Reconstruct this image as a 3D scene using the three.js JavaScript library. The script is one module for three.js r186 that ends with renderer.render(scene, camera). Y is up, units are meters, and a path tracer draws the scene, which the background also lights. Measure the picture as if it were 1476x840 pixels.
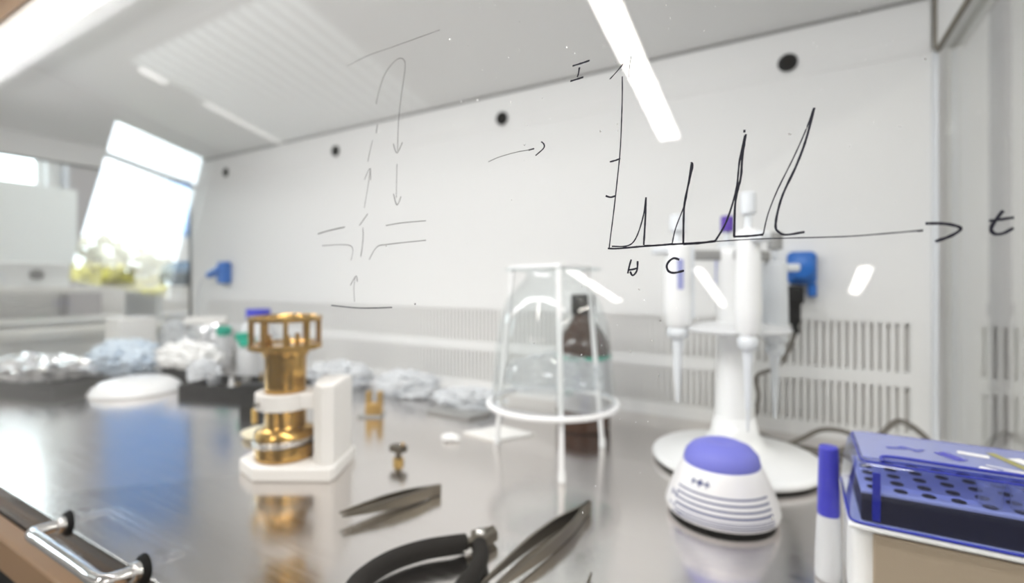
import * as THREE from 'three';
import { RoundedBoxGeometry } from 'three/addons/geometries/RoundedBoxGeometry.js';
import { mergeGeometries, mergeVertices } from 'three/addons/utils/BufferGeometryUtils.js';
import { RectAreaLightUniformsLib } from 'three/addons/lights/RectAreaLightUniformsLib.js';
import { createNoise3D } from 'simplex-noise';

// ---------- camera, sky, exposure ----------
// A laminar-flow cabinet: x runs along its back wall, z towards the operator, worktop at y = 0.9. The lens is 0.2 m in front of the sloping sash.
const scene = new THREE.Scene();
const camera = new THREE.PerspectiveCamera(61.36, 1476 / 840, 0.02, 200);
camera.position.set(0, 1.129, 0);
camera.rotation.set(0, Math.atan(413 / 708), 0);
camera.setViewOffset(1476, 840, 0, 15, 1476, 840);   // a slightly shifted lens: the uprights stay upright
camera.focus = 0.205;
camera.userData.fStop = 5.0;
const renderer = new THREE.WebGLRenderer({ antialias: true });
renderer.toneMapping = THREE.LinearToneMapping;
renderer.toneMappingExposure = 1.0;
renderer.shadowMap.enabled = true;
RectAreaLightUniformsLib.init();
scene.background = new THREE.Color().setRGB(0.80, 0.90, 1.0);   // bright pale-blue sky outside the windows
scene.backgroundIntensity = 9;

// ---------- helpers ----------
let seed = 11;
const rnd = () => { seed = (seed + 0x6d2b79f5) | 0; let t = Math.imul(seed ^ (seed >>> 15), 1 | seed); t = (t + Math.imul(t ^ (t >>> 7), 61 | t)) ^ t; return ((t ^ (t >>> 14)) >>> 0) / 4294967296; };
const noise = createNoise3D(rnd);
const taken = {};
const numbered = (n) => { const k = taken[n] = (taken[n] ?? -1) + 1; return k ? `${n}_${String(k).padStart(3, '0')}` : n; };
function shadows(m) { m.castShadow = m.receiveShadow = true; return m; }
function join(list) {
  if (!Array.isArray(list)) return list;
  if (list.length === 1) return list[0];
  return mergeGeometries(list.map((g) => { const q = g.index ? g.toNonIndexed() : g.clone(); for (const k of Object.keys(q.attributes)) if (!['position', 'normal', 'uv'].includes(k)) q.deleteAttribute(k); return q; }));
}
function part(name, geo, mat, parent, label) {
  const m = shadows(new THREE.Mesh(join(geo), mat)); m.name = name; parent.add(m);
  if (label) m.userData.label = label;
  return m;
}
function tag(o, label, category, group, kind) {
  o.userData.label = label; o.userData.category = category;
  if (group) o.userData.group = group;
  if (kind) o.userData.kind = kind;
  return o;
}
function thing(name, label, category, [x, y, z] = [0, 0, 0], turn = 0, group, kind) {
  const o = new THREE.Group(); o.name = numbered(name); scene.add(o);
  o.position.set(x, y, z); o.rotation.y = turn;
  return tag(o, label, category, group, kind);
}
function solo(name, geo, mat, label, category, [x, y, z] = [0, 0, 0], turn = 0, group, kind) {
  const o = shadows(new THREE.Mesh(join(geo), mat)); o.name = numbered(name); scene.add(o);
  o.position.set(x, y, z); o.rotation.y = turn;
  return tag(o, label, category, group, kind);
}
const V = (a) => new THREE.Vector3(...a);
const box = (x0, x1, y0, y1, z0, z1) => new THREE.BoxGeometry(x1 - x0, y1 - y0, z1 - z0).translate((x0 + x1) / 2, (y0 + y1) / 2, (z0 + z1) / 2);
const rbox = (x0, x1, y0, y1, z0, z1, r = 0.002, s = 2) => new RoundedBoxGeometry(x1 - x0, y1 - y0, z1 - z0, s, r).translate((x0 + x1) / 2, (y0 + y1) / 2, (z0 + z1) / 2);
const cyl = (rt, rb, y0, y1, x = 0, z = 0, seg = 40) => new THREE.CylinderGeometry(rt, rb, y1 - y0, seg).translate(x, (y0 + y1) / 2, z);
const lathe = (pts, seg = 48) => new THREE.LatheGeometry(pts.map(([r, y]) => new THREE.Vector2(r, y)), seg);
const tube = (pts, r, seg = 48, rad = 10) => new THREE.TubeGeometry(new THREE.CatmullRomCurve3(pts.map(V), false, 'centripetal'), seg, r, rad);
function rod(a, b, r, r2 = r, seg = 12) {
  const A = V(a), B = V(b), d = B.clone().sub(A);
  return new THREE.CylinderGeometry(r2, r, d.length(), seg).applyQuaternion(new THREE.Quaternion().setFromUnitVectors(new THREE.Vector3(0, 1, 0), d.clone().normalize())).translate(...A.add(B).multiplyScalar(0.5).toArray());
}
function slab(outline, h, bevel = 0.001) {   // plan outline [x, z], thickness h upwards from 0
  const s = new THREE.Shape(outline.map(([x, z]) => new THREE.Vector2(x, -z)));
  return new THREE.ExtrudeGeometry(s, { depth: h - 2 * bevel, bevelEnabled: true, bevelThickness: bevel, bevelSize: bevel, bevelOffset: -bevel, bevelSegments: 2, curveSegments: 12 }).rotateX(-Math.PI / 2).translate(0, bevel, 0);
}
function crumple(w, h, d, at = 0, rough = 0.35, detail = 5) {   // a crumpled bag or foil lying on y = 0
  const g = mergeVertices((() => { const q = new THREE.IcosahedronGeometry(1, detail); q.deleteAttribute('normal'); q.deleteAttribute('uv'); return q; })());
  const p = g.attributes.position;
  for (let i = 0; i < p.count; i++) {
    const x = p.getX(i), y = p.getY(i), z = p.getZ(i);
    const n = 1 + rough * (1 - Math.abs(noise(x * 1.6 + at, y * 1.6, z * 1.6)) * 2) * 0.6 + rough * 0.5 * noise(x * 4 + at, y * 4 + 7, z * 4);
    p.setXYZ(i, x * n * w / 2, Math.max(0.0006, (y * n * 0.5 + 0.42) * h), z * n * d / 2);
  }
  const f = g.toNonIndexed(); f.computeVertexNormals();
  f.setAttribute('uv', new THREE.BufferAttribute(new Float32Array(f.attributes.position.count * 2), 2));
  return f;
}

// ---------- materials ----------
const mat = (r, g, b, roughness = 0.5, more = {}) => new THREE.MeshPhysicalMaterial({ color: new THREE.Color().setRGB(r, g, b), roughness, ...more });
function grain(w, h, f, { srgb = false, rx = 1, ry = 1 } = {}) {
  const d = new Uint8Array(w * h * 4);
  for (let y = 0; y < h; y++) for (let x = 0; x < w; x++) { const c = f(x, y), k = (y * w + x) * 4; for (let j = 0; j < 3; j++) d[k + j] = Math.max(0, Math.min(255, Array.isArray(c) ? c[j] : c)); d[k + 3] = 255; }
  const t = new THREE.DataTexture(d, w, h); t.wrapS = t.wrapT = THREE.RepeatWrapping; t.magFilter = THREE.LinearFilter; t.repeat.set(rx, ry);
  if (srgb) t.colorSpace = THREE.SRGBColorSpace;
  t.needsUpdate = true; return t;
}
const lines = []; for (let i = 0; i < 512; i++) lines.push(rnd());
const brushed = grain(256, 512, (x, y) => 150 + 50 * (lines[y] - 0.5) + 22 * noise(x / 60, y / 18, 3) + 20 * noise(x / 14, y / 3, 9), { rx: 2, ry: 2 });
const enamelBump = grain(256, 256, (x, y) => 128 + 60 * noise(x / 9, y / 9, 1) + 40 * noise(x / 3, y / 3, 5), { rx: 6, ry: 3 });
const M = {
  enamel: mat(0.80, 0.805, 0.795, 0.65, { bumpMap: enamelBump, bumpScale: 0.00006 }),
  slat: mat(0.80, 0.80, 0.785, 0.45),
  duct: mat(0.74, 0.73, 0.70, 0.7),
  frameSeal: mat(0.22, 0.20, 0.165, 0.6),
  gasket: mat(0.10, 0.095, 0.09, 0.6),
  black: mat(0.012, 0.012, 0.012, 0.6, { specularIntensity: 0.5 }),
  blackRubber: mat(0.014, 0.012, 0.010, 0.75, { specularIntensity: 0.4 }),
  steel: mat(0.755, 0.72, 0.695, 0.32, { metalness: 1, roughnessMap: brushed }),
  chrome: mat(0.86, 0.85, 0.84, 0.12, { metalness: 1 }),
  toolSteel: mat(0.19, 0.168, 0.135, 0.36, { metalness: 1 }),
  brightSteel: mat(0.62, 0.60, 0.57, 0.22, { metalness: 1 }),
  tan: mat(0.36, 0.22, 0.12, 0.5),
  white: mat(0.83, 0.83, 0.82, 0.5),
  whiteGloss: mat(0.85, 0.86, 0.86, 0.25),
  printed: mat(0.82, 0.80, 0.77, 0.6),
  wire: mat(0.86, 0.86, 0.86, 0.35),
  gold: mat(0.50, 0.305, 0.092, 0.22, { metalness: 1 }),
  brass: mat(0.62, 0.42, 0.16, 0.3, { metalness: 1 }),
  glass: mat(0.985, 0.995, 0.985, 0, { transmission: 1, ior: 1.5, thickness: 0 }),
  sashGlass: mat(0.99, 0.993, 0.99, 0, { transmission: 1, ior: 1.33, thickness: 0 }),
  dome: mat(0.93, 0.95, 0.95, 0.03, { transmission: 1, ior: 1.5, thickness: 0 }),
  clearPlastic: mat(0.92, 0.93, 0.95, 0.12, { transmission: 0.85, ior: 1.5, thickness: 0 }),
  bag: mat(0.86, 0.88, 0.90, 0.28, { transmission: 0.45, thickness: 0 }),
  foil: mat(0.85, 0.85, 0.86, 0.28, { metalness: 1 }),
  tissue: mat(0.88, 0.88, 0.87, 0.85),
  paper: mat(0.84, 0.83, 0.80, 0.8),
  paleBlue: mat(0.62, 0.72, 0.82, 0.5),
  amber: mat(0.055, 0.020, 0.008, 0.08),
  label: mat(0.50, 0.50, 0.51, 0.6),
  green: mat(0.0, 0.36, 0.24, 0.4),
  blueCap: mat(0.03, 0.04, 0.52, 0.4),
  blueRubber: mat(0.16, 0.17, 0.60, 0.55),
  socketBlue: mat(0.01, 0.14, 0.52, 0.35),
  purple: mat(0.12, 0.05, 0.42, 0.4),
  yellow: mat(0.80, 0.55, 0.16, 0.5),
  paleGrey: mat(0.72, 0.75, 0.78, 0.35),
  midGrey: mat(0.30, 0.30, 0.29, 0.45),
  cable: mat(0.15, 0.135, 0.115, 0.55),
  blueLid: mat(0.60, 0.65, 0.92, 0.04, { transmission: 1, ior: 1.5, thickness: 0 }),
  hazyLid: mat(0.50, 0.55, 0.86, 0.25, { transmission: 0.62, ior: 1.5, thickness: 0 }),
  blueEdge: mat(0.04, 0.06, 0.55, 0.2, { transmission: 0.35, thickness: 0 }),
  blueTab: mat(0.06, 0.06, 0.62, 0.3, { transmission: 0.3, thickness: 0 }),
  rackPlate: mat(0.62, 0.64, 0.70, 0.5),
  rackBlock: mat(0.015, 0.013, 0.022, 0.5),
  beige: mat(0.36, 0.29, 0.21, 0.55),
  translucentWhite: mat(0.84, 0.85, 0.86, 0.4, { transmission: 0.35, thickness: 0 }),
  ink: mat(0.012, 0.012, 0.03, 0.6),
  greyInk: mat(0.24, 0.24, 0.24, 0.7),
  dust: mat(0.97, 0.97, 0.97, 0.3, { metalness: 1 }),
  plaster: mat(0.85, 0.85, 0.85, 0.85),
  roomCeiling: mat(0.82, 0.82, 0.82, 0.85),
  roomFloor: mat(0.22, 0.22, 0.215, 0.5),
  cupboard: mat(0.78, 0.84, 0.87, 0.45),
  greyPost: mat(0.34, 0.33, 0.35, 0.5),
  lampGlow: new THREE.MeshStandardMaterial({ color: 0xffffff, emissive: new THREE.Color(1, 0.96, 0.90), emissiveIntensity: 4 }),
  stripGlow: new THREE.MeshStandardMaterial({ color: 0xffffff, emissive: new THREE.Color(1, 0.98, 0.95), emissiveIntensity: 1.2 }),
  tubeGlow: new THREE.MeshStandardMaterial({ color: 0xffffff, emissive: new THREE.Color(1, 0.99, 0.97), emissiveIntensity: 3 }),
};

// ---------- the cabinet shell ----------
const X0 = -1.70, X1 = 0.1575, ZB = -0.85, TOP = 0.9, CEIL = 1.507;
{
  const w = thing('worktop', 'brushed stainless steel worktop of the flow cabinet', 'worktop', [0, 0, 0], 0, null, 'structure');
  part('top_sheet', rbox(X0 - 0.02, X1 + 0.02, TOP - 0.012, TOP, ZB - 0.03, -0.186, 0.001), M.steel, w);
  part('front_gasket', rbox(X0 - 0.02, X1 + 0.02, TOP - 0.014, TOP - 0.0005, -0.1855, -0.1655, 0.002), M.blackRubber, w, 'black rubber strip under the sash');
  part('front_apron', rbox(X0 - 0.05, X1 + 0.05, TOP - 0.03, TOP, -0.165, -0.148, 0.003), M.tan, w, 'tan front edge strip');
  const b = thing('cabinet_stand', 'black panelled base carrying the flow cabinet', 'stand', [0, 0, 0], 0, null, 'structure');
  part('front_panel', rbox(X0 - 0.05, X1 + 0.05, 0.06, TOP - 0.031, -0.20, -0.152, 0.004), M.black, b);
  part('body', box(X0 - 0.05, X1 + 0.05, 0, TOP - 0.016, ZB - 0.06, -0.205), M.midGrey, b);
}
{
  const w = thing('wall_back', 'white enamelled back wall with two rows of slots', 'wall', [0, 0, 0], 0, null, 'structure');
  part('wall_panel', box(X0, X1, 1.071, CEIL, ZB - 0.03, ZB), M.enamel, w);
  const prof = new THREE.Shape([[0, 0], [-0.0015, 0.002], [-0.007, 0.022], [-0.007, 0.069], [0, 0.069]].map(([a, b]) => new THREE.Vector2(a, b)));   // its lower edge slopes back to the wall
  part('top_rail', new THREE.ExtrudeGeometry(prof, { depth: X1 - X0 - 0.010, bevelEnabled: false }).rotateY(Math.PI / 2).translate(X0 + 0.004, 1.434, ZB), M.enamel, w);
  for (const x of [-1.488, -1.005, -0.515, -0.014]) {
    const g = part('grommet', lathe([[0, 0.004], [0.009, 0.004], [0.0125, 0.003], [0.0135, 0]], 24).rotateX(Math.PI / 2).translate(x, 1.456, ZB + 0.007), M.black, w, 'round black grommet in the top rail');
    part('bore', cyl(0.006, 0.006, -0.001, 0.001).rotateX(Math.PI / 2).translate(x, 1.456, ZB + 0.0112), M.blackRubber, g);
  }
  part('wall_strip', box(X0, X1, 0.984, 1.004, ZB - 0.03, ZB), M.enamel, w);
  part('skirting', box(X0, X1, TOP, 0.922, ZB - 0.03, ZB), M.enamel, w);
  part('end_panel', box(X0, -1.602, 0.922, 1.071, ZB - 0.03, ZB - 0.0001), M.enamel, w);
  part('end_panel', box(0.131, X1, 0.922, 1.071, ZB - 0.03, ZB - 0.0001), M.enamel, w);
  part('duct_plate', box(-1.602, 0.131, 0.922, 1.071, ZB - 0.03, ZB - 0.011), M.duct, w, 'grey plate behind the slots');
  for (const [y0, y1] of [[1.004, 1.071], [0.922, 0.984]]) {
    const g = new THREE.Group(); g.name = 'intake_grille'; w.add(g);
    const s = box(-0.0028, 0.0028, y0, y1, ZB - 0.004, ZB - 0.0005);
    for (let x = -1.5975; x < 0.128; x += 0.0095) part('slat', s, M.slat, g).position.x = x;
  }
}
function sideWall(name, x, out, label, postMat, railMat, low) {
  const w = thing(name, label, 'wall', [0, 0, 0], 0, null, 'structure');
  const a = Math.min(x, x + out * 0.03), b = Math.max(x, x + out * 0.03);
  part('top_rail', rbox(a, b, low, CEIL, ZB, -0.22, 0.002), M.enamel, w);
  part('bottom_rail', rbox(a, b, TOP + 0.0005, TOP + 0.018, ZB, -0.19, 0.002), M.enamel, w);
  part('pane', box(x + out * 0.012 - 0.0025, x + out * 0.012 + 0.0025, TOP + 0.018, low, ZB, -0.22), M.glass, w, 'clear side glass');
  part('corner_seal', box(x - out * 0.0035, x + out * 0.003, TOP + 0.001, 1.434, ZB + 0.0003, ZB + 0.0045), postMat, w);
  part('corner_seal', box(x - out * 0.004, x + out * 0.004, 1.436, CEIL, ZB + 0.0075, ZB + 0.011), railMat, w);
  part('edge_seal', box(x - out * 0.001, x + out * 0.004, low - 0.004, low + 0.0005, ZB + 0.003, -0.22), railMat, w);
  return w;
}
sideWall('wall_left', X0, -1, 'glazed end wall of the cabinet overlooking the room cupboards', M.gasket, M.gasket, 1.446);
sideWall('wall_right', X1, 1, 'glazed end wall of the cabinet beside the blue-lidded rack', M.paleGrey, M.frameSeal, 1.436);
{
  const c = thing('ceiling', 'smooth grey enamelled ceiling of the flow cabinet', 'ceiling', [0, 0, 0], 0, null, 'structure');
  part('ceiling_panel', box(X0 - 0.03, X1 + 0.03, CEIL, CEIL + 0.03, ZB - 0.03, -0.215), M.enamel, c);
  part('plenum', box(X0 - 0.03, X1 + 0.03, CEIL + 0.031, CEIL + 0.36, ZB - 0.03, -0.24), M.plaster, c);
  part('seam_seal', box(X0 + 0.01, X1 - 0.01, CEIL - 0.004, CEIL - 0.0005, ZB + 0.0072, ZB + 0.010), M.midGrey, c, 'thin dark seam');
  part('header', box(X0 - 0.05, X1 + 0.05, 1.500, CEIL + 0.36, -0.2365, -0.19), M.tan, c, 'tan header over the sash');
}
{
  const LX0 = -1.43;   // the tube stops short of the far end
  const l = thing('tube_lamp', 'long white fluorescent tube lamp under the cabinet ceiling', 'lamp');
  part('housing', rbox(LX0 + 0.01, X1 - 0.01, 1.497, CEIL - 0.0005, -0.276, -0.2385, 0.002), M.white, l);
  part('diffuser', new THREE.CylinderGeometry(0.015, 0.015, X1 - LX0 - 0.05, 24).rotateZ(Math.PI / 2).translate((LX0 + X1) / 2, 1.484, -0.259), M.tubeGlow, l);
  for (const x of [LX0 + 0.018, X1 - 0.018]) part('end_cap', rbox(x - 0.006, x + 0.006, 1.466, 1.4975, -0.278, -0.240, 0.002), M.white, l);
  const a = new THREE.RectAreaLight(new THREE.Color(0.99, 0.98, 1), 27, X1 - LX0 - 0.05, 0.04);
  a.position.set((LX0 + X1) / 2, 1.466, -0.264); a.lookAt((LX0 + X1) / 2, 0.6, -0.72); a.castShadow = true; scene.add(a); a.name = 'tube_lamp_light';
}

// ---------- the sloping sash with its handle, drawings and dust ----------
const SLOPE = 6.6 * Math.PI / 180;
const sash = thing('front_sash', 'sloping clear front glass covered in pen drawings, with chrome handle', 'glass sash', [-0.77, 0.905, -0.168]);
sash.rotation.x = -SLOPE;
part('pane', box(-0.925, 0.922, -0.0045, 0.6, -0.002, 0.002), M.sashGlass, sash);
{
  const h = new THREE.Group(); h.name = 'handle'; sash.add(h); h.userData.label = 'chrome bar handle on black mounts';
  const a = 0.243, b = 0.3725, v = 0.0215, o = 0.027;
  part('bar', tube([[a, v, 0.006], [a, v, o - 0.008], [a + 0.002, v, o - 0.002], [a + 0.008, v, o], [a + 0.03, v, o], [b - 0.03, v, o], [b - 0.008, v, o], [b - 0.002, v, o - 0.002], [b, v, o - 0.008], [b, v, 0.006]], 0.0046, 90, 16), M.chrome, h);
  for (const x of [a, b]) {
    part('mount', lathe([[0, 0.0035], [0.0075, 0.0035], [0.0095, 0.0025], [0.0105, 0]], 32).rotateX(Math.PI / 2).translate(x, v, 0.0021), M.black, h);
    part('collar', lathe([[0, 0.009], [0.0055, 0.009], [0.0065, 0.008], [0.0065, 0.0035]], 32).rotateX(Math.PI / 2).translate(x, v, 0.0021), M.chrome, h);
  }
}
const GRAPH = [
  ['letter_stroke', 1.0, 'b', 682.9, 321.8, 687.2, 322.1, 691.0, 322.5],
  ['letter_stroke', 0.9, 'b', 686.3, 320.4, 686.0, 317.8, 685.5, 316.0],
  ['letter_stroke', 1.0, 'b', 682.2, 314.8, 685.5, 315.1, 688.4, 315.4],
  ['axis_line', 0.65, 'b', 706.0, 311.8, 706.3, 304.1, 706.4, 295.1, 706.3, 280.1, 705.4, 265.5, 704.4, 252.4, 703.6, 243.8, 703.2, 238.9],
  ['arrow_head', 0.6, 'b', 700.6, 311.8, 703.8, 314.8, 706.4, 317.6],
  ['arrow_head', 0.45, 'b', 709.0, 310.5, 708.9, 314.8, 709.6, 320.2],
  ['tick_mark', 0.85, 'b', 702.0, 275.3, 704.4, 275.6, 706.5, 276.2],
  ['tick_mark', 0.95, 'b', 700.8, 260.9, 702.9, 260.1, 705.0, 260.5],
  ['axis_line', 0.9, 'b', 702.6, 238.7, 706.7, 238.5, 716.5, 239.0, 728.2, 239.4, 736.1, 239.6, 743.6, 239.9],
  ['axis_line', 0.5, 'b', 743.6, 239.9, 758.8, 240.2, 782.0, 239.9, 794.4, 240.4, 802.4, 240.9],
  ['axis_line', 0.9, 'b', 801.6, 240.7, 803.0, 240.9],
  ['curve_line', 0.7, 'b', 704.3, 239.5, 710.9, 239.5, 714.2, 242.7, 716.7, 251.0, 717.6, 258.8],
  ['curve_line', 0.95, 'b', 717.6, 258.8, 717.6, 250.4, 717.3, 239.5],
  ['curve_line', 0.7, 'b', 717.4, 239.3, 723.3, 239.3, 728.2, 239.7],
  ['curve_line', 0.6, 'b', 728.2, 239.7, 729.4, 245.8, 732.7, 255.6, 733.6, 262.9, 734.5, 270.4],
  ['curve_line', 0.95, 'b', 734.4, 271.0, 735.0, 269.3, 733.4, 261.0, 732.3, 253.2, 732.3, 239.5],
  ['curve_line', 1.0, 'b', 732.3, 239.3, 738.5, 239.5, 743.6, 240.1],
  ['curve_line', 0.8, 'b', 743.6, 240.1, 747.3, 247.2, 750.4, 258.8, 751.4, 269.4, 753.1, 278.8],
  ['curve_line', 1.0, 'b', 752.9, 281.0, 752.9, 279.9],
  ['curve_line', 0.95, 'b', 753.4, 279.3, 752.3, 270.5, 751.9, 263.3, 750.2, 254.2, 749.9, 241.4],
  ['curve_line', 1.0, 'b', 749.7, 241.4, 754.9, 241.4, 759.3, 241.7],
  ['curve_line', 0.55, 'b', 759.3, 241.7, 760.7, 248.8, 763.7, 257.5, 768.5, 268.4, 772.3, 278.1, 774.3, 284.7],
  ['curve_line', 0.95, 'b', 774.7, 285.4, 772.3, 274.6, 769.4, 265.6, 765.0, 254.7, 763.1, 245.2, 764.2, 242.2, 766.5, 241.3, 771.8, 242.0],
  ['letter_stroke', 0.9, 'b', 712.5, 233.9, 711.8, 231.1, 711.3, 228.3],
  ['letter_stroke', 0.9, 'b', 711.3, 229.7, 713.2, 229.9, 715.4, 230.5],
  ['letter_stroke', 0.9, 'b', 715.1, 233.2, 714.9, 229.4, 713.3, 227.5, 712.2, 229.1],
  ['letter_stroke', 1.0, 'b', 731.0, 233.4, 728.9, 234.0, 727.1, 232.7, 726.4, 230.9, 727.2, 229.0, 729.3, 228.4, 732.8, 229.2],
  ['arrow_head', 1.1, 'b', 803.6, 243.0, 807.8, 242.7, 811.0, 241.7, 811.6, 240.6, 809.3, 238.8, 805.8, 237.3],
  ['letter_stroke', 1.1, 'b', 821.1, 245.8, 819.7, 243.5, 818.4, 240.7, 819.1, 239.0, 821.0, 239.1, 823.1, 240.6],
  ['letter_stroke', 1.1, 'b', 818.0, 242.9, 820.8, 243.2, 823.3, 243.6],
];
const SKETCH = [
  ['arrow_line', 0.45, 'g', 641.2, 283.0, 647.3, 284.6, 656.7, 285.7, 665.1, 285.9],
  ['arrow_line', 0.8, 'b', 663.0, 285.8, 665.8, 286.1],
  ['arrow_head', 0.8, 'b', 669.2, 288.9, 670.7, 287.4, 670.5, 285.5, 666.7, 282.7],
  ['sketch_line', 0.5, 'g', 533.5, 356.5, 550.8, 358.9, 572.7, 359.4, 604.5, 360.3],
  ['sketch_line', 0.55, 'g', 561.3, 327.1, 562.3, 333.1, 565.5, 342.8, 570.7, 348.7, 576.3, 351.1, 580.7, 348.4, 581.4, 341.3, 580.3, 327.5, 580.0, 311.6, 581.1, 296.8],
  ['arrow_head', 0.7, 'g', 577.5, 301.3, 580.7, 295.7, 584.2, 301.1],
  ['sketch_line', 0.7, 'g', 563.9, 314.7, 563.4, 309.4],
  ['sketch_line', 0.5, 'g', 561.1, 305.7, 559.7, 299.4, 558.8, 293.4],
  ['sketch_line', 0.5, 'g', 561.5, 289.4, 560.6, 278.3, 559.3, 266.8],
  ['arrow_head', 0.6, 'g', 557.3, 283.1, 560.9, 289.1, 562.3, 282.5],
  ['sketch_line', 0.5, 'g', 581.4, 289.4, 583.0, 270.3],
  ['arrow_head', 0.7, 'g', 580.7, 272.8, 583.9, 266.4, 586.4, 270.8],
  ['sketch_line', 0.7, 'g', 562.5, 263.0, 556.7, 256.7],
  ['sketch_line', 0.7, 'g', 559.6, 255.3, 560.5, 248.6, 560.0, 238.8],
  ['sketch_line', 0.9, 'g', 521.9, 253.6, 532.1, 255.2, 544.9, 256.5],
  ['sketch_line', 0.5, 'g', 526.7, 246.3, 550.9, 245.4, 552.6, 237.0],
  ['sketch_line', 0.6, 'g', 577.0, 255.5, 588.9, 256.3, 605.0, 256.4],
  ['sketch_line', 0.6, 'g', 566.7, 237.1, 571.7, 243.9, 580.2, 245.1, 606.0, 246.2],
  ['sketch_line', 0.5, 'g', 558.3, 213.7, 556.8, 221.4, 557.0, 228.0],
  ['arrow_head', 0.7, 'g', 553.8, 222.9, 557.6, 228.0, 559.1, 224.9],
  ['sketch_line', 0.7, 'b', 539.5, 211.3, 563.6, 210.4, 586.5, 211.4],
  ['ink_dot', 1.0, 'b', 601.5, 213.5, 602.4, 213.6],
];

function ribbon(list, w) {   // a flat pen line on the outer face of the glass
  const p = []; for (let i = 0; i < list.length; i += 2) p.push(new THREE.Vector2(list[i] / 1000 , list[i + 1] / 1000));
  const c = new THREE.SplineCurve(p), n = Math.max(2, p.length * 6), pos = [], idx = [], uv = [];
  for (let i = 0; i <= n; i++) {
    const q = c.getPoint(i / n), t = c.getTangent(i / n), k = w / 2000 * (0.85 + 0.3 * Math.abs(noise(q.x * 300, q.y * 300, w)));
    pos.push(q.x - t.y * k, q.y + t.x * k, 0, q.x + t.y * k, q.y - t.x * k, 0); uv.push(i / n, 0, i / n, 1);
    if (i) idx.push(2 * i - 2, 2 * i - 1, 2 * i, 2 * i - 1, 2 * i + 1, 2 * i);
  }
  const g = new THREE.BufferGeometry();
  g.setAttribute('position', new THREE.Float32BufferAttribute(pos, 3)); g.setAttribute('uv', new THREE.Float32BufferAttribute(uv, 2)); g.setIndex(idx); g.computeVertexNormals();
  return g.translate(0, 0, 0.00215);
}
for (const [name, list, label] of [['graph_drawing', GRAPH, 'hand-drawn graph with axes I and t and four peaks, letters H and C'], ['diagram_drawing', SKETCH, 'faint hand-drawn sketch of arrows through a gap']]) {
  const d = new THREE.Group(); d.name = name; d.userData.label = label; sash.add(d);
  for (const [n, w, k, ...q] of list) part(n, ribbon(q, w * 0.85), k === 'b' ? M.ink : M.greyInk, d);
}
{
  const N = 190, dust = new THREE.InstancedMesh(new THREE.IcosahedronGeometry(1, 0), M.dust, N), m = new THREE.Matrix4();
  for (let i = 0; i < N; i++) {
    const top = i < 105, low = !top && i < 150;
    const u = top ? 0.62 + 0.2 * rnd() : low ? 0.69 + 0.06 * rnd() : 0.55 + 0.28 * rnd(), v = top ? 0.275 + 0.1 * rnd() : low ? 0.165 + 0.06 * rnd() : 0.13 + 0.24 * rnd(), r = (0.0002 + 0.0004 * rnd() ** 3);
    m.compose(new THREE.Vector3(u, v, 0.0022), new THREE.Quaternion().setFromEuler(new THREE.Euler(rnd() * 3, rnd() * 3, rnd() * 3)), new THREE.Vector3(r, r * (0.7 + rnd()), r * 0.4)); dust.setMatrixAt(i, m);
  }
  dust.name = 'dust_specks'; dust.userData.kind = 'stuff'; dust.castShadow = dust.receiveShadow = true; sash.add(dust);
}

// ---------- the room round the cabinet ----------
const RX0 = -4.27, RX1 = 3.0, RZ0 = -2.6, RZ1 = 9.0, RH = 2.7;
solo('floor', box(RX0 - 0.2, RX1 + 0.2, -0.1, 0, RZ0 - 0.2, RZ1 + 0.2), M.roomFloor, 'dark floor of the laboratory', 'floor', [0, 0, 0], 0, null, 'structure');
solo('ceiling_room', box(RX0 - 0.2, RX1 + 0.2, RH, RH + 0.15, RZ0 - 0.2, RZ1 + 0.2), M.roomCeiling, 'white ceiling of the laboratory', 'ceiling', [0, 0, 0], 0, null, 'structure');
solo('wall_room_back', box(RX0, RX1, 0, RH, RZ0 - 0.2, RZ0), M.plaster, 'white laboratory wall behind the cabinet', 'wall', [0, 0, 0], 0, null, 'structure');
solo('wall_room_front', box(RX0, RX1, 0, RH, RZ1, RZ1 + 0.2), M.plaster, 'white laboratory wall facing the cabinet', 'wall', [0, 0, 0], 0, null, 'structure');
solo('wall_room_right', box(RX1, RX1 + 0.2, 0, RH, RZ0 - 0.2, RZ1 + 0.2), M.plaster, 'white laboratory wall opposite the windows', 'wall', [0, 0, 0], 0, null, 'structure');
const openings = [[-2.3, -1.50, 1.52, 2.62], [-1.25, -0.3, 1.74, 2.62], [0.93, 1.64, 1.38, 2.66]];
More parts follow.
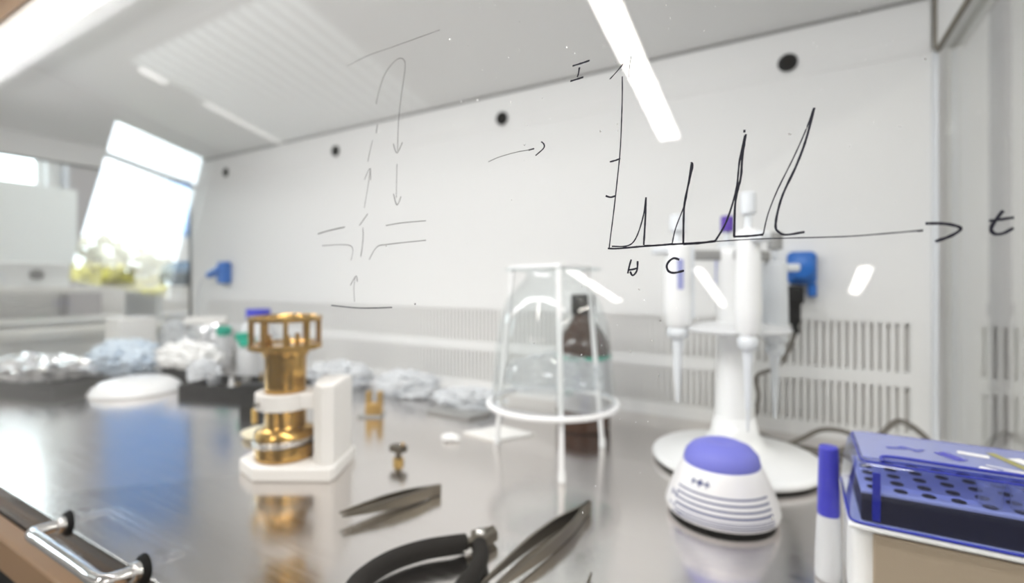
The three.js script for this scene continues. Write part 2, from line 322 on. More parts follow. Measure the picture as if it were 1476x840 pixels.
{
  const w = thing('wall_room_left', 'white laboratory wall with windows', 'wall', [0, 0, 0], 0, null, 'structure');
  let z = RZ0 - 0.2;
  for (const [z0, z1, y0, y1] of openings) {
    part('wall_panel', box(RX0 - 0.2, RX0, 0, RH, z, z0), M.plaster, w);
    part('wall_panel', box(RX0 - 0.2, RX0, 0, y0, z0, z1), M.plaster, w);
    part('wall_panel', box(RX0 - 0.2, RX0, y1, RH, z0, z1), M.plaster, w);
    z = z1;
  }
  part('wall_panel', box(RX0 - 0.2, RX0, 0, RH, z, RZ1 + 0.2), M.plaster, w);
  openings.forEach(([z0, z1, y0, y1], i) => {
    const n = thing(`window_${i + 1}`, ['high window behind a blue blind', 'high bright window beside the pale cupboard', 'tall window overlooking pale autumn trees'][i], 'window', [0, 0, 0], 0, null, 'structure');
    const x = RX0 - 0.1, f = 0.03;
    part('frame', [box(x - 0.03, x + 0.03, y0, y0 + f, z0, z1), box(x - 0.03, x + 0.03, y1 - f, y1, z0, z1), box(x - 0.03, x + 0.03, y0 + f, y1 - f, z0, z0 + f), box(x - 0.03, x + 0.03, y0 + f, y1 - f, z1 - f, z1)], M.white, n);
    if (i === 2) part('transom', box(x - 0.025, x + 0.025, 2.34, 2.37, z0 + f, z1 - f), M.greyPost, n);
    part('pane', box(x - 0.002, x + 0.002, y0 + f, y1 - f, z0 + f, z1 - f), M.glass, n);
  });
}
solo('roller_blind', box(RX0 + 0.012, RX0 + 0.016, 1.49, 2.64, -2.33, -1.49), mat(0.26, 0.46, 0.74, 0.9, { transmission: 0.4, thickness: 0 }), 'blue roller blind drawn over a high window', 'blind');
for (const [x, w, z0, z1, label] of [[-0.69, 0.115, 0.85, 2.46, 'long ceiling light close in front of the cabinet'], [-2.73, 0.11, 5.7, 7.9, 'ceiling light in the far row beside the window wall'], [-1.05, 0.10, 5.7, 8.0, 'ceiling light in the middle of the far row'], [0.61, 0.115, 5.7, 7.0, 'short ceiling light at the end of the far row'], [2.3, 0.115, 0.85, 2.46, 'ceiling light near the opposite wall'], [2.2, 0.115, -2.2, -0.6, 'ceiling light behind the cabinet near the opposite wall'], [-2.9, 0.115, -2.2, -0.6, 'ceiling light over the laboratory bench']]) {
  const c = thing('ceiling_light', label, 'ceiling light', [x, RH, (z0 + z1) / 2], 0, 'linear ceiling lights');
  const L = z1 - z0;
  part('housing', rbox(-w / 2 - 0.008, w / 2 + 0.008, -0.03, -0.001, -L / 2 - 0.01, L / 2 + 0.01, 0.003), M.white, c);
  part('diffuser', rbox(-w / 2, w / 2, -0.038, -0.03, -L / 2, L / 2, 0.003), M.lampGlow, c);
  const a = new THREE.RectAreaLight(new THREE.Color(1, 0.95, 0.89), 44, w, L);
  a.position.set(x, RH - 0.042, (z0 + z1) / 2); a.rotation.x = -Math.PI / 2; a.castShadow = true; a.name = 'ceiling_light_lamp'; scene.add(a);
}
{
  const c = thing('louvred_light', 'wide luminous ceiling panel with slats beside the tall window', 'ceiling light', [-2.72, RH, 1.1]);
  part('frame', box(-0.76, 0.80, -0.012, -0.001, -0.48, 0.64), M.white, c);
  part('diffuser', box(-0.70, 0.78, -0.014, -0.0122, -0.44, 0.60), new THREE.MeshStandardMaterial({ color: 0xffffff, emissive: new THREE.Color(0.93, 1, 1), emissiveIntensity: 0.4 }), c);
  const s = rbox(-0.022, 0.022, -0.034, -0.0145, -0.44, 0.60, 0.003);
  for (let x = -0.64; x < 0.76; x += 0.1) part('slat', s, M.white, c).position.x = x;
  const a = new THREE.RectAreaLight(new THREE.Color(0.93, 1, 1), 0.5, 1.48, 1.04); a.position.set(-2.68, RH - 0.036, 1.18); a.rotation.x = -Math.PI / 2; a.castShadow = true; a.name = 'louvred_light_lamp'; scene.add(a);
  for (const [z0, z1] of [[-0.37, -0.22], [0.02, 0.62]]) {
    part('edge_strip', rbox(-0.775, -0.735, -0.03, -0.0125, z0, z1, 0.004), M.stripGlow, c, 'bright strip along the panel edge');
    const e = new THREE.RectAreaLight(new THREE.Color(1, 0.98, 0.95), 1.6, 0.04, z1 - z0); e.position.set(-2.72 - 0.755, RH - 0.033, 1.1 + (z0 + z1) / 2); e.rotation.x = -Math.PI / 2; e.castShadow = true; e.name = 'edge_strip_lamp'; scene.add(e);
  }
}
{
  const o = thing('wall_cupboard', 'pale blue-white wall cupboard beside the high window', 'cupboard', [-4.25, 0, 0]);
  part('body', rbox(0, 0.33, 1.23, 1.70, -1.29, -0.35, 0.004), M.cupboard, o);
  for (const [a, b] of [[-1.285, -0.85], [-0.845, -0.355]]) { const d = part('door', rbox(0.331, 0.35, 1.235, 1.695, a, b, 0.003), M.cupboard, o); part('handle', rod([0.36, 1.27, b - 0.04], [0.36, 1.38, b - 0.04], 0.005), M.brightSteel, d); }
  const p = solo('service_column', rbox(-4.245, -4.11, 0, RH - 0.001, -1.485, -1.31, 0.006), M.greyPost, 'grey service column beside the pale cupboard', 'column');
  const b = thing('lab_bench', 'white laboratory bench seen through the end glass', 'bench', [-3.4, 0, -1.5]);
  part('bench_top', rbox(-0.70, 0.4, 0.86, 0.9, -1.05, 1.25, 0.004), M.white, b);
  part('bench_body', rbox(-0.69, 0.34, 0, 0.859, -1.04, 1.24, 0.004), M.plaster, b);
  const s = thing('reagent_shelf', 'white reagent shelf standing on the laboratory bench', 'shelf', [-3.3, 0.9, -1.5]);
  part('board', rbox(-0.25, 0.2, 0.17, 0.20, -1.03, 1.2, 0.004), M.white, s);
  for (const z of [-1.0, 0.1, 1.17]) part('upright', rbox(-0.22, 0.17, 0, 0.17, z - 0.015, z + 0.015, 0.003), M.paleGrey, s);
  const k = thing('centrifuge', 'dark blue domed centrifuge on the reagent shelf', 'centrifuge', [-3.28, 1.1, -1.62], 0.3);
  part('body', lathe([[0, 0], [0.13, 0], [0.14, 0.01], [0.145, 0.07], [0.14, 0.085], [0, 0.085]]), mat(0.03, 0.05, 0.08, 0.4), k);
  part('lid', lathe([[0.138, 0.085], [0.13, 0.11], [0.10, 0.137], [0.05, 0.15], [0, 0.153]]), mat(0.02, 0.10, 0.22, 0.3), k);
  const i = thing('instrument_box', 'dark grey instrument box on the reagent shelf', 'instrument', [-3.3, 1.1, -1.22]);
  part('body', rbox(-0.12, 0.12, 0, 0.11, -0.09, 0.09, 0.01), M.midGrey, i); part('front_panel', rbox(0.12, 0.124, 0.02, 0.09, -0.07, 0.07, 0.002), M.black, i);
  const e = thing('power_supply', 'pale instrument with a black knob on the reagent shelf', 'instrument', [-3.3, 1.1, -0.86]);
  part('body', rbox(-0.12, 0.12, 0, 0.12, -0.16, 0.16, 0.01), M.paleGrey, e); part('knob', cyl(0.025, 0.025, 0, 0.02).rotateZ(-Math.PI / 2).translate(0.12, 0.06, -0.03), M.black, e);
  const j = thing('white_canister', 'white round canister under the reagent shelf', 'canister', [-3.05, 0.9, -1.75]);
  part('body', lathe([[0, 0], [0.07, 0], [0.075, 0.005], [0.075, 0.12], [0.07, 0.125], [0, 0.125]]), M.white, j); part('lid', lathe([[0.078, 0.125], [0.078, 0.14], [0.07, 0.145], [0, 0.145]]), M.whiteGloss, j);
  const q = thing('storage_carton', 'white carton under the reagent shelf', 'carton', [-3.1, 0.9, -1.98]);
  part('body', rbox(-0.09, 0.09, 0, 0.15, -0.1, 0.1, 0.003), M.white, q); part('flap', rbox(-0.09, 0.09, 0.1505, 0.153, -0.1, 0.0, 0.001), M.paper, q);
  solo('drain_pipe', [cyl(0.03, 0.03, 0, RH - 0.001, 0.637, -2.45), cyl(0.036, 0.036, 1.0, 1.05, 0.637, -2.45)], M.greyPost, 'grey vertical pipe behind the cabinet', 'pipe');
}
// outside the windows
solo('ground', box(-40, RX0 - 0.3, -0.35, -0.15, -25, 30), mat(0.16, 0.17, 0.09, 0.95), 'grass outside the windows', 'lawn', [0, 0, 0], 0, null, 'structure');
function foliage(n, rx, ry, rz, size, mats, parent, cy) {
  const g = new THREE.IcosahedronGeometry(1, 1);
  mats.forEach((mm, j) => {
    const im = new THREE.InstancedMesh(g, mm, n), m = new THREE.Matrix4();
    for (let i = 0; i < n; i++) {
      const d = new THREE.Vector3(rnd() * 2 - 1, rnd() * 2 - 1, rnd() * 2 - 1); if (d.length() > 1) d.normalize();
      const s = size * (0.5 + rnd()); m.compose(new THREE.Vector3(d.x * rx, cy + d.y * ry, d.z * rz), new THREE.Quaternion().setFromEuler(new THREE.Euler(rnd() * 6, rnd() * 6, 0)), new THREE.Vector3(s, s * 0.35, s)); im.setMatrixAt(i, m);
    }
    im.name = 'foliage'; im.userData.kind = 'stuff'; im.castShadow = im.receiveShadow = true; parent.add(im);
  });
}
for (const [x, z, h, r] of [[-13, 3.9, 3.3, 1.5], [-16, 6.4, 3.9, 1.7]]) {
  const t = thing('tree', x > -14 ? 'pale beige autumn tree outside the tall window' : 'taller pale tree behind the autumn hedge', 'tree', [x, -0.15, z]);
  part('trunk', tube([[0, 0, 0], [0.05, h * 0.4, 0.05], [0, h * 0.9, 0]], 0.09, 12, 8), mat(0.3, 0.27, 0.22, 0.9), t);
  foliage(150, r, h * 0.36, r, 0.14, [mat(0.60, 0.55, 0.42, 0.9), mat(0.42, 0.40, 0.28, 0.9)], t, h * 0.62);
}
{
  const t = thing('hedge', 'low yellow hedge outside the tall window', 'hedge', [-9.2, -0.15, 2.9]);
  part('stem', rod([0, 0, 0], [0, 1.4, 0], 0.05), mat(0.3, 0.27, 0.22, 0.9), t);
  foliage(420, 0.5, 1.1, 1.3, 0.13, [mat(0.52, 0.45, 0.06, 0.9), mat(0.38, 0.32, 0.08, 0.9)], t, 1.15);
}

// ---------- gold-plated assembly in its white printed stand ----------
{
  const s = thing('printed_stand', 'white printed stand clamping the gold assembly', 'stand', [-0.5324, TOP, -0.386], 0.52);
  s.scale.y = 0.93;
  part('base', slab([[-0.062, 0.012], [-0.03, 0.043], [0.058, 0.043], [0.062, 0.036], [0.062, -0.036], [0.056, -0.042], [-0.04, -0.042], [-0.062, -0.015]], 0.017, 0.0025), M.printed, s);
  part('post', slab([[0.022, -0.034], [0.058, -0.034], [0.058, 0.03], [0.046, 0.036], [0.034, 0.028], [0.026, 0.0]], 0.1, 0.0025).translate(0, 0.0165, 0), M.printed, s);
  const ring = new THREE.Shape(); ring.absarc(0, 0, 0.0325, 0.12, Math.PI * 2 - 0.12 + 0.0001, false);
  const hole = new THREE.Path(); hole.absarc(0, 0, 0.0245, 0, Math.PI * 2, true); ring.holes.push(hole);
  part('clamp_ring', new THREE.ExtrudeGeometry(ring, { depth: 0.018, bevelEnabled: true, bevelThickness: 0.0012, bevelSize: 0.0012, bevelSegments: 2, curveSegments: 40 }).rotateX(-Math.PI / 2).translate(-0.012, 0.083, 0.0), M.printed, s);
  part('clamp_arm', rbox(0.014, 0.04, 0.083, 0.103, -0.022, 0.022, 0.003), M.printed, s);
  part('clamp_screw', rod([-0.03, 0.092, 0.036], [-0.03, 0.092, 0.026], 0.003), M.brightSteel, s);
  const g = thing('gold_assembly', 'gold-plated cylinder with a slotted crown held in the white stand', 'instrument part', [-0.5425, TOP + 0.0162, -0.380], 0.2);
  g.scale.y = 0.935;
  part('foot', lathe([[0, 0], [0.033, 0], [0.0345, 0.0015], [0.0345, 0.0165], [0.033, 0.018], [0, 0.018]]), M.gold, g);
  part('flange', lathe([[0.030, 0.018], [0.036, 0.0185], [0.0365, 0.0245], [0.0355, 0.0255], [0.030, 0.026]]), M.brightSteel, g, 'pale bright flange ring').rotation.z = 0.05;
  part('lower_collar', lathe([[0.0345, 0.026], [0.0345, 0.034], [0.0255, 0.038], [0.0235, 0.042]]), M.gold, g);
  part('barrel', lathe([[0.0, 0.018], [0.0235, 0.018], [0.0235, 0.128], [0.0275, 0.136], [0.0275, 0.142], [0, 0.142]]), M.gold, g);
  part('crown_ring', lathe([[0.034, 0.140], [0.0415, 0.140], [0.042, 0.141], [0.042, 0.1465], [0.0415, 0.147], [0.034, 0.147], [0.034, 0.140]]), M.gold, g);
  part('crown_ring', lathe([[0.0375, 0.176], [0.0415, 0.176], [0.042, 0.177], [0.042, 0.1815], [0.0415, 0.182], [0.0375, 0.182], [0.0375, 0.176]]), M.gold, g);
  part('crown_floor', cyl(0.036, 0.0275, 0.1425, 0.145), M.gold, g);
  for (let k = 0; k < 10; k++) { const a = (k + 0.3) / 10 * Math.PI * 2; part('crown_bar', rbox(-0.0022, 0.0022, 0.147, 0.176, -0.0025, 0.0025, 0.0006), M.gold, g).position.set(Math.cos(a) * 0.0395, 0, Math.sin(a) * 0.0395); g.children.at(-1).rotation.y = -a; }
  for (const [x, z] of [[0.012, 0.01], [-0.01, 0.014], [0.002, -0.016]]) part('pin', rod([x, 0.142, z], [x * 1.1, 0.158, z * 1.1], 0.0035, 0.003), M.gold, g);
  part('side_pin', rod([-0.03, 0.044, 0.018], [-0.03, 0.062, 0.018], 0.0035), M.yellow, g);
  const y = thing('cream_wedge', 'cream plastic foil lying beside the gold assembly', 'foil', [-0.675, TOP, -0.44]);
  part('sheet', crumple(0.075, 0.014, 0.05, 3, 0.25), mat(0.80, 0.74, 0.55, 0.5), y);
}

// ---------- wire tripod, clear dome, amber bottle ----------
{
  const c = [-0.277, -0.580], feet = [[-0.232, -0.510], [-0.366, -0.585], [-0.233, -0.646]], k = 0.70;
  const t = thing('wire_tripod', 'white coated wire tripod with ring and flat top', 'tripod', [c[0], TOP, c[1]]);
  for (const [x, z] of feet) {
    const dx = x - c[0], dz = z - c[1];
    const l = part('leg', rod([dx, 0.006, dz], [dx * k, 0.246, dz * k], 0.0033, 0.0033, 14), M.wire, t);
    part('foot_cap', lathe([[0, 0], [0.004, 0], [0.0046, 0.002], [0.0044, 0.012], [0.0033, 0.014]], 16).translate(dx, 0, dz), M.whiteGloss, l);
  }
  part('ring', new THREE.TorusGeometry(0.083, 0.0036, 12, 64).rotateX(Math.PI / 2).translate(0, 0.071, 0), M.wire, t);
  part('top_plate', slab(feet.map(([x, z]) => [(x - c[0]) * 0.78, (z - c[1]) * 0.78]), 0.005, 0.0015).translate(0, 0.245, 0), M.wire, t);
  part('top_ring', new THREE.TorusGeometry(0.062, 0.0022, 10, 48).rotateX(Math.PI / 2).translate(0, 0.244, 0), M.dome, t);
  const d = thing('clear_dome', 'clear domed vessel resting inside the wire tripod ring', 'dome', [c[0], TOP + 0.075, c[1]]);
  part('shell', lathe([[0.079, 0], [0.0785, 0.02], [0.0765, 0.06], [0.071, 0.1], [0.060, 0.132], [0.044, 0.150], [0.036, 0.158], [0.034, 0.166]], 64), M.dome, d);
  part('rim', new THREE.TorusGeometry(0.0785, 0.0016, 8, 64).rotateX(Math.PI / 2), M.clearPlastic, d);
  part('inner_film', crumple(0.118, 0.05, 0.118, 21, 0.22, 6).translate(0, 0.012, 0), mat(0.95, 0.96, 0.97, 0.1, { transmission: 0.94, thickness: 0 }), d, 'crinkled clear film');
  const b = thing('amber_bottle', 'dark amber glass bottle with grey label behind the tripod', 'bottle', [-0.292, TOP, -0.722]);
  part('body', lathe([[0, 0], [0.039, 0], [0.042, 0.004], [0.042, 0.125], [0.040, 0.135], [0.030, 0.152], [0.019, 0.166], [0.016, 0.172], [0.016, 0.186], [0, 0.186]]), M.amber, b);
  part('label', new THREE.CylinderGeometry(0.0424, 0.0424, 0.078, 48, 1, true).translate(0, 0.073, 0), M.label, b, 'pale grey label');
  part('label_stripe', new THREE.CylinderGeometry(0.0427, 0.0427, 0.006, 48, 1, true).translate(0, 0.113, 0), M.green, b, 'green stripe over the label');
  part('cap', lathe([[0.0185, 0.178], [0.0185, 0.206], [0.017, 0.208], [0, 0.208]]), M.blackRubber, b);
}

// ---------- pipette carousel ----------
{
  const C = [-0.070, -0.678];
  const s = thing('pipette_carousel', 'white pipette carousel stand on a round base', 'pipette stand', [C[0], TOP, C[1]]);
  part('foot_ring', lathe([[0, 0], [0.093, 0], [0.095, 0.003], [0, 0.003]], 64), M.gasket, s);
  part('base', lathe([[0, 0.003], [0.097, 0.003], [0.1, 0.006], [0.099, 0.010], [0.094, 0.013], [0.05, 0.018], [0.036, 0.026], [0.028, 0.04], [0.0235, 0.06], [0, 0.06]], 72), M.whiteGloss, s);
  part('column', lathe([[0.0235, 0.06], [0.0215, 0.12], [0.020, 0.26], [0.0205, 0.262], [0.0205, 0.272], [0, 0.272]], 40), M.whiteGloss, s);
  part('holder_plate', lathe([[0.019, 0.168], [0.062, 0.166], [0.065, 0.169], [0.062, 0.172], [0.019, 0.178]], 48), M.translucentWhite, s);
  for (let k = 0; k < 4; k++) { const P = [[-0.132, -0.642], [-0.0493, -0.6147], [-0.0264, -0.7265], [-0.0866, -0.7494]][k], dx = P[0] - C[0], dz = P[1] - C[1], L = Math.hypot(dx, dz); part('hook_arm', rbox(0.012, L - 0.012, 0.255, 0.268, -0.006, 0.006, 0.003), M.midGrey, s).rotation.y = -Math.atan2(dz, dx); }
  const a = lathe([[0, -0.247], [0.0022, -0.247], [0.0032, -0.222], [0.0045, -0.215], [0.0065, -0.165], [0.0075, -0.160], [0.0075, -0.150]], 20);
  function pipette(label, [x, z], y, k, accent, turn, dark) {
    const p = thing('pipette', label, 'pipette', [x, y, z], turn, 'pipettes on the carousel');
    p.scale.set(...k);
    part('shaft', a, M.paleGrey, p);
    part('collar', lathe([[0.0075, -0.150], [0.0125, -0.148], [0.014, -0.142], [0.014, -0.136], [0.010, -0.132]], 28), M.paleGrey, p);
    part('grip', lathe([[0.010, -0.134], [0.0165, -0.128], [0.0185, -0.1], [0.0175, -0.05], [0.0165, -0.03], [0.0165, -0.012], [0.0145, -0.006], [0, -0.005]], 32), dark ? M.paleGrey : M.whiteGloss, p);
    part('finger_hook', rbox(-0.034, 0.013, -0.022, -0.010, -0.010, 0.010, 0.004), M.paleGrey, p);
    part('ejector_bar', rbox(0.013, 0.021, -0.12, -0.01, -0.005, 0.005, 0.002), M.paleGrey, p);
    part('volume_window', rbox(-0.004, 0.004, -0.075, -0.03, 0.0155, 0.0185, 0.001), mat(0.32, 0.34, 0.6, 0.5), p);
    part('plunger_rod', cyl(0.005, 0.005, -0.006, 0.012), M.paleGrey, p);
    part('plunger_button', lathe([[0, 0.012], [0.0095, 0.012], [0.0105, 0.014], [0.0105, 0.036], [0.0095, 0.038], [0, 0.038]], 24), accent, p);
  }
  pipette('white pipette with grey button hanging beside the column', [-0.132, -0.642], 1.181, [0.95, 0.83, 0.95], M.paleGrey, 0.4);
  pipette('large white pipette with grey button hanging before the column', [-0.0493, -0.6147], 1.193, [0.78, 0.95, 0.78], M.paleGrey, 2.4);
  pipette('grey pipette hanging behind the column by the blue socket', [-0.0264, -0.7265], 1.160, [0.85, 0.85, 0.85], M.midGrey, 3.6, true);
  pipette('pipette with a purple button behind the column', [-0.0866, -0.7494], 1.188, [0.85, 0.85, 0.85], M.purple, 5.0, true);
}

// ---------- sockets, plugs and cables on the back wall ----------
{
  const s = thing('wall_socket', 'blue wall socket beside the pipettes', 'socket', [0.003, 1.136, ZB + 0.0005]);
  part('housing', [rbox(-0.018, 0.020, -0.012, 0.036, 0, 0.026, 0.008, 3), lathe([[0, 0.014], [0.014, 0.013], [0.017, 0.01], [0.0175, 0]], 28).rotateX(Math.PI / 2).translate(0.001, 0.012, 0.024)], M.socketBlue, s);
  part('flap', rbox(0.008, 0.02, -0.03, -0.01, 0.002, 0.018, 0.003), M.socketBlue, s);
  const p = thing('power_plug', 'black plug hanging below the blue socket by the pipettes', 'plug', [-0.004, 1.10, ZB + 0.03]);
  part('body', [rbox(-0.013, 0.011, -0.004, 0.022, -0.02, 0.014, 0.005, 3), rbox(-0.009, 0.007, -0.034, 0.0, -0.012, 0.010, 0.005, 3)], M.black, p);
  part('cord_guard', cyl(0.004, 0.006, -0.046, -0.033), M.black, p);
  solo('mains_cable', tube([[-0.004, 1.055, -0.822], [-0.012, 1.03, -0.824], [-0.03, 1.0, -0.826], [-0.055, 0.985, -0.828], [-0.052, 0.955, -0.828], [-0.058, 0.925, -0.825], [-0.062, 0.906, -0.822], [-0.04, 0.904, -0.80], [0.0, 0.904, -0.775], [0.05, 0.904, -0.765], [0.11, 0.904, -0.75], [0.15, 0.904, -0.70]], 0.0032, 120), M.cable, 'grey cable running down from the black plug', 'cable');
  solo('looped_cable', tube([[-0.03, 0.9045, -0.742], [0.0, 0.915, -0.765], [0.03, 0.929, -0.785], [0.06, 0.926, -0.79], [0.085, 0.908, -0.775], [0.06, 0.904, -0.745], [0.04, 0.904, -0.70], [0.055, 0.904, -0.66]], 0.0032, 90), M.cable, 'grey cable arching up behind the carousel base', 'cable');
  solo('coiled_cable', tube([[0.03, 0.9115, -0.73], [0.09, 0.925, -0.80], [0.115, 0.945, -0.815], [0.135, 0.935, -0.80], [0.148, 0.915, -0.77], [0.145, 0.904, -0.72], [0.10, 0.904, -0.665], [0.06, 0.904, -0.63], [0.045, 0.904, -0.60]], 0.0036, 100), M.cable, 'dark cable looping behind the blue-lidded rack', 'cable');
  const g = thing('gas_tap', 'small blue wall valve with a pale hose above the crinkled pouches', 'valve', [-1.490, 1.157, ZB + 0.0005]);
  part('body', [rbox(-0.012, 0.024, -0.036, 0.03, 0, 0.03, 0.008, 3), rod([0.0, 0.006, 0.02], [-0.05, -0.01, 0.03], 0.016, 0.010)], M.socketBlue, g);
  part('hose', tube([[-0.05, -0.01, 0.03], [-0.085, -0.03, 0.03], [-0.115, -0.09, 0.028], [-0.125, -0.18, 0.02], [-0.12, -0.24, 0.02]], 0.004, 40), M.translucentWhite, g);
}

// ---------- mini vortexer ----------
{
  const o = thing('mini_vortexer', 'round white vortexer with a blue rubber cup', 'vortexer', [-0.066, TOP, -0.524], -1.3);
  const cv = document.createElement('canvas'); cv.width = 1024; cv.height = 256; const c = cv.getContext('2d');
  c.fillStyle = 'rgb(232,231,232)'; c.fillRect(0, 0, 1024, 256);
  c.strokeStyle = 'rgb(96,100,132)';
  for (let i = 0; i < 8; i++) { c.lineWidth = 5 + i * 0.6; c.beginPath(); c.moveTo(70 + i * 3, 92 + i * 15); c.lineTo(400, 92 + i * 15); c.stroke(); }
  c.strokeStyle = 'rgb(70,76,120)'; c.lineWidth = 4;   // an illegible dark blue mark over the stripes
  for (const [x, y] of [[120, 64], [150, 64], [40, 118], [44, 150], [70, 186]]) { c.beginPath(); for (let i = 0; i < 12; i++) c.lineTo(x + i * 4, y + (i % 3) * 4 - (i % 2) * 6); c.stroke(); }
  const tex = new THREE.CanvasTexture(cv); tex.colorSpace = THREE.SRGBColorSpace; tex.wrapS = THREE.RepeatWrapping; tex.offset.x = 0.0;
  part('foot', lathe([[0, 0], [0.047, 0], [0.0485, 0.0035], [0, 0.0035]], 48), M.black, o);
  const shell = mat(1, 1, 1, 0.3, { map: tex });
  part('housing', lathe([[0.047, 0.0035], [0.0515, 0.005], [0.0525, 0.009], [0.0515, 0.014], [0.0475, 0.026], [0.0425, 0.038], [0.0375, 0.049], [0.0345, 0.051]], 64), shell, o);
  part('cup', lathe([[0.0345, 0.049], [0.0355, 0.052], [0.0335, 0.060], [0.0275, 0.0665], [0.018, 0.0705], [0.011, 0.0710], [0.006, 0.0695], [0, 0.0690]], 48), M.blueRubber, o, 'violet-blue rubber cup');
}

// ---------- blue-lidded rack and the bottle beside it ----------
{
  const x0 = 0.030, x1 = 0.152, z0 = -0.482, z1 = -0.394, Y = TOP;
  const r = thing('tube_rack_box', 'beige rack box with a clear blue lid', 'rack box');
  part('body', rbox(x0 + 0.001, x1 - 0.001, Y, Y + 0.066, z0 + 0.002, z1 - 0.004, 0.008, 3), M.white, r);
  part('front_panel', rbox(x0 + 0.012, x1 - 0.004, Y + 0.002, Y + 0.064, z1 - 0.0045, z1 - 0.001, 0.0015), M.beige, r, 'beige front');
  part('rim', rbox(x0 - 0.0015, x1 + 0.0015, Y + 0.066, Y + 0.0695, z0, z1 + 0.0015, 0.0015), M.whiteGloss, r);
  part('block', rbox(x0 + 0.006, x1 - 0.006, Y + 0.0695, Y + 0.088, z0 + 0.006, z1 - 0.006, 0.0015), M.rackBlock, r, 'dark tube block');
  const plate = part('plate', rbox(x0 + 0.006, x1 - 0.006, Y + 0.088, Y + 0.0905, z0 + 0.006, z1 - 0.006, 0.0008), M.rackPlate, r, 'pale plate with dark wells');
  const well = cyl(0.0037, 0.0037, 0, 0.0004, 0, 0, 20);
  for (let i = 0; i < 8; i++) for (let k = 0; k < 5; k++) part('well', well, M.black, plate).position.set(x0 + 0.0135 + i * 0.0145, Y + 0.0906, z1 - 0.0135 - k * 0.0145);
  const tubeG = lathe([[0.0035, 0.0005], [0.0055, 0.001], [0.0058, 0.012], [0.0062, 0.0125], [0.0062, 0.0145], [0, 0.0145]], 20);
  for (const [i, k] of [[4, 0], [5, 0], [6, 1], [7, 2]]) {
    const q = thing('microtube', 'small clear capped tube standing in the rack wells', 'tube', [x0 + 0.0135 + i * 0.0145, Y + 0.0911, z1 - 0.0135 - k * 0.0145], 0, 'microtubes in the rack');
    part('body', tubeG, M.clearPlastic, q); part('cap', cyl(0.0062, 0.0062, 0.0147, 0.0165, 0, 0, 20), M.clearPlastic, q);
  }
  // the lid: walls lean inwards towards the top
  const lid = new THREE.Group(); lid.name = 'lid'; lid.userData.label = 'clear blue lid'; r.add(lid);
  const loop = (inset, y, rad, n = 5) => { const pts = []; const a = x0 + inset, b = x1 - inset, c = z0 + inset, d = z1 - inset; for (const [cx, cz, s] of [[b - rad, d - rad, 0], [a + rad, d - rad, 1], [a + rad, c + rad, 2], [b - rad, c + rad, 3]]) for (let i = 0; i <= n; i++) { const t = (s + i / n) * Math.PI / 2; pts.push([cx + Math.cos(t) * rad, y, cz + Math.sin(t) * rad]); } return pts; };
  function skin(loops, top) {
    const pos = [], idx = [], n = loops[0].length; loops.forEach((l) => l.forEach((p) => pos.push(...p)));
    for (let j = 0; j + 1 < loops.length; j++) for (let i = 0; i < n; i++) { const a = j * n + i, b = j * n + (i + 1) % n; idx.push(a, a + n, b, b, a + n, b + n); }
    if (top) { const l = loops.at(-1), k = pos.length / 3; pos.push((x0 + x1) / 2, l[0][1], (z0 + z1) / 2); const o = (loops.length - 1) * n; for (let i = 0; i < n; i++) idx.push(o + i, k, o + (i + 1) % n); }
    let g = new THREE.BufferGeometry(); g.setAttribute('position', new THREE.Float32BufferAttribute(pos, 3)); g.setIndex(idx); g.computeVertexNormals(); return g;
  }
  part('shell', skin([loop(-0.0005, Y + 0.0698, 0.006), loop(0.001, Y + 0.09, 0.006), loop(0.0035, Y + 0.104, 0.006), loop(0.0045, Y + 0.1075, 0.006), loop(0.008, Y + 0.110, 0.006)], false), M.blueLid, lid);
  part('top_panel', rbox(x0 + 0.0075, x1 - 0.0075, Y + 0.1092, Y + 0.1101, z0 + 0.0075, z1 - 0.0155, 0.0004), M.hazyLid, lid);
  part('front_step', rbox(x0 + 0.0075, x1 - 0.0075, Y + 0.1092, Y + 0.1099, z1 - 0.0155, z1 - 0.0075, 0.0003), M.blueLid, lid);
  const rimPts = loop(-0.0003, Y + 0.0705, 0.006); part('edge', tube([...rimPts, rimPts[0]], 0.0009, 120, 6), M.blueEdge, lid);
  const topPts = loop(0.0062, Y + 0.1092, 0.006); part('edge', tube([...topPts, topPts[0]], 0.0007, 120, 6), M.blueEdge, lid);
  const zz = z1 - 0.016, yy = Y + 0.1105;
  part('grip_ridge', tube([[x0 + 0.018, yy, z1 - 0.0065], [x0 + 0.0182, yy + 0.0005, zz], [x0 + 0.0215, yy + 0.001, zz - 0.001], [x0 + 0.06, yy + 0.001, zz - 0.001], [x1 - 0.012, yy + 0.001, zz - 0.001]], 0.0011, 80, 8), M.blueEdge, lid);
  part('corner_rib', rbox(x0 + 0.012, x0 + 0.0165, Y + 0.071, Y + 0.103, z1 - 0.0062, z1 - 0.0048, 0.0005), M.blueEdge, lid);
  // print on the lid: dark blue marks, a violet block and white taped notes, all illegible in the photograph
  const yT = Y + 0.1102;
  for (const [a, b, c, d, ang] of [[0.060, 0.0035, 0.012, -0.44, 0.3], [0.067, 0.003, 0.010, -0.443, -0.6], [0.073, 0.0025, 0.009, -0.441, 0.9]]) part('printed_mark', rbox(-c / 2, c / 2, 0, 0.0003, -b / 2, b / 2, 0.0001), M.blueEdge, lid).position.set(a, yT, d), lid.children.at(-1).rotation.y = ang;
  part('printed_block', rbox(-0.008, 0.008, 0, 0.0003, -0.004, 0.004, 0.0001), M.blueTab, lid).position.set(0.089, yT, -0.437); lid.children.at(-1).rotation.y = -0.9;
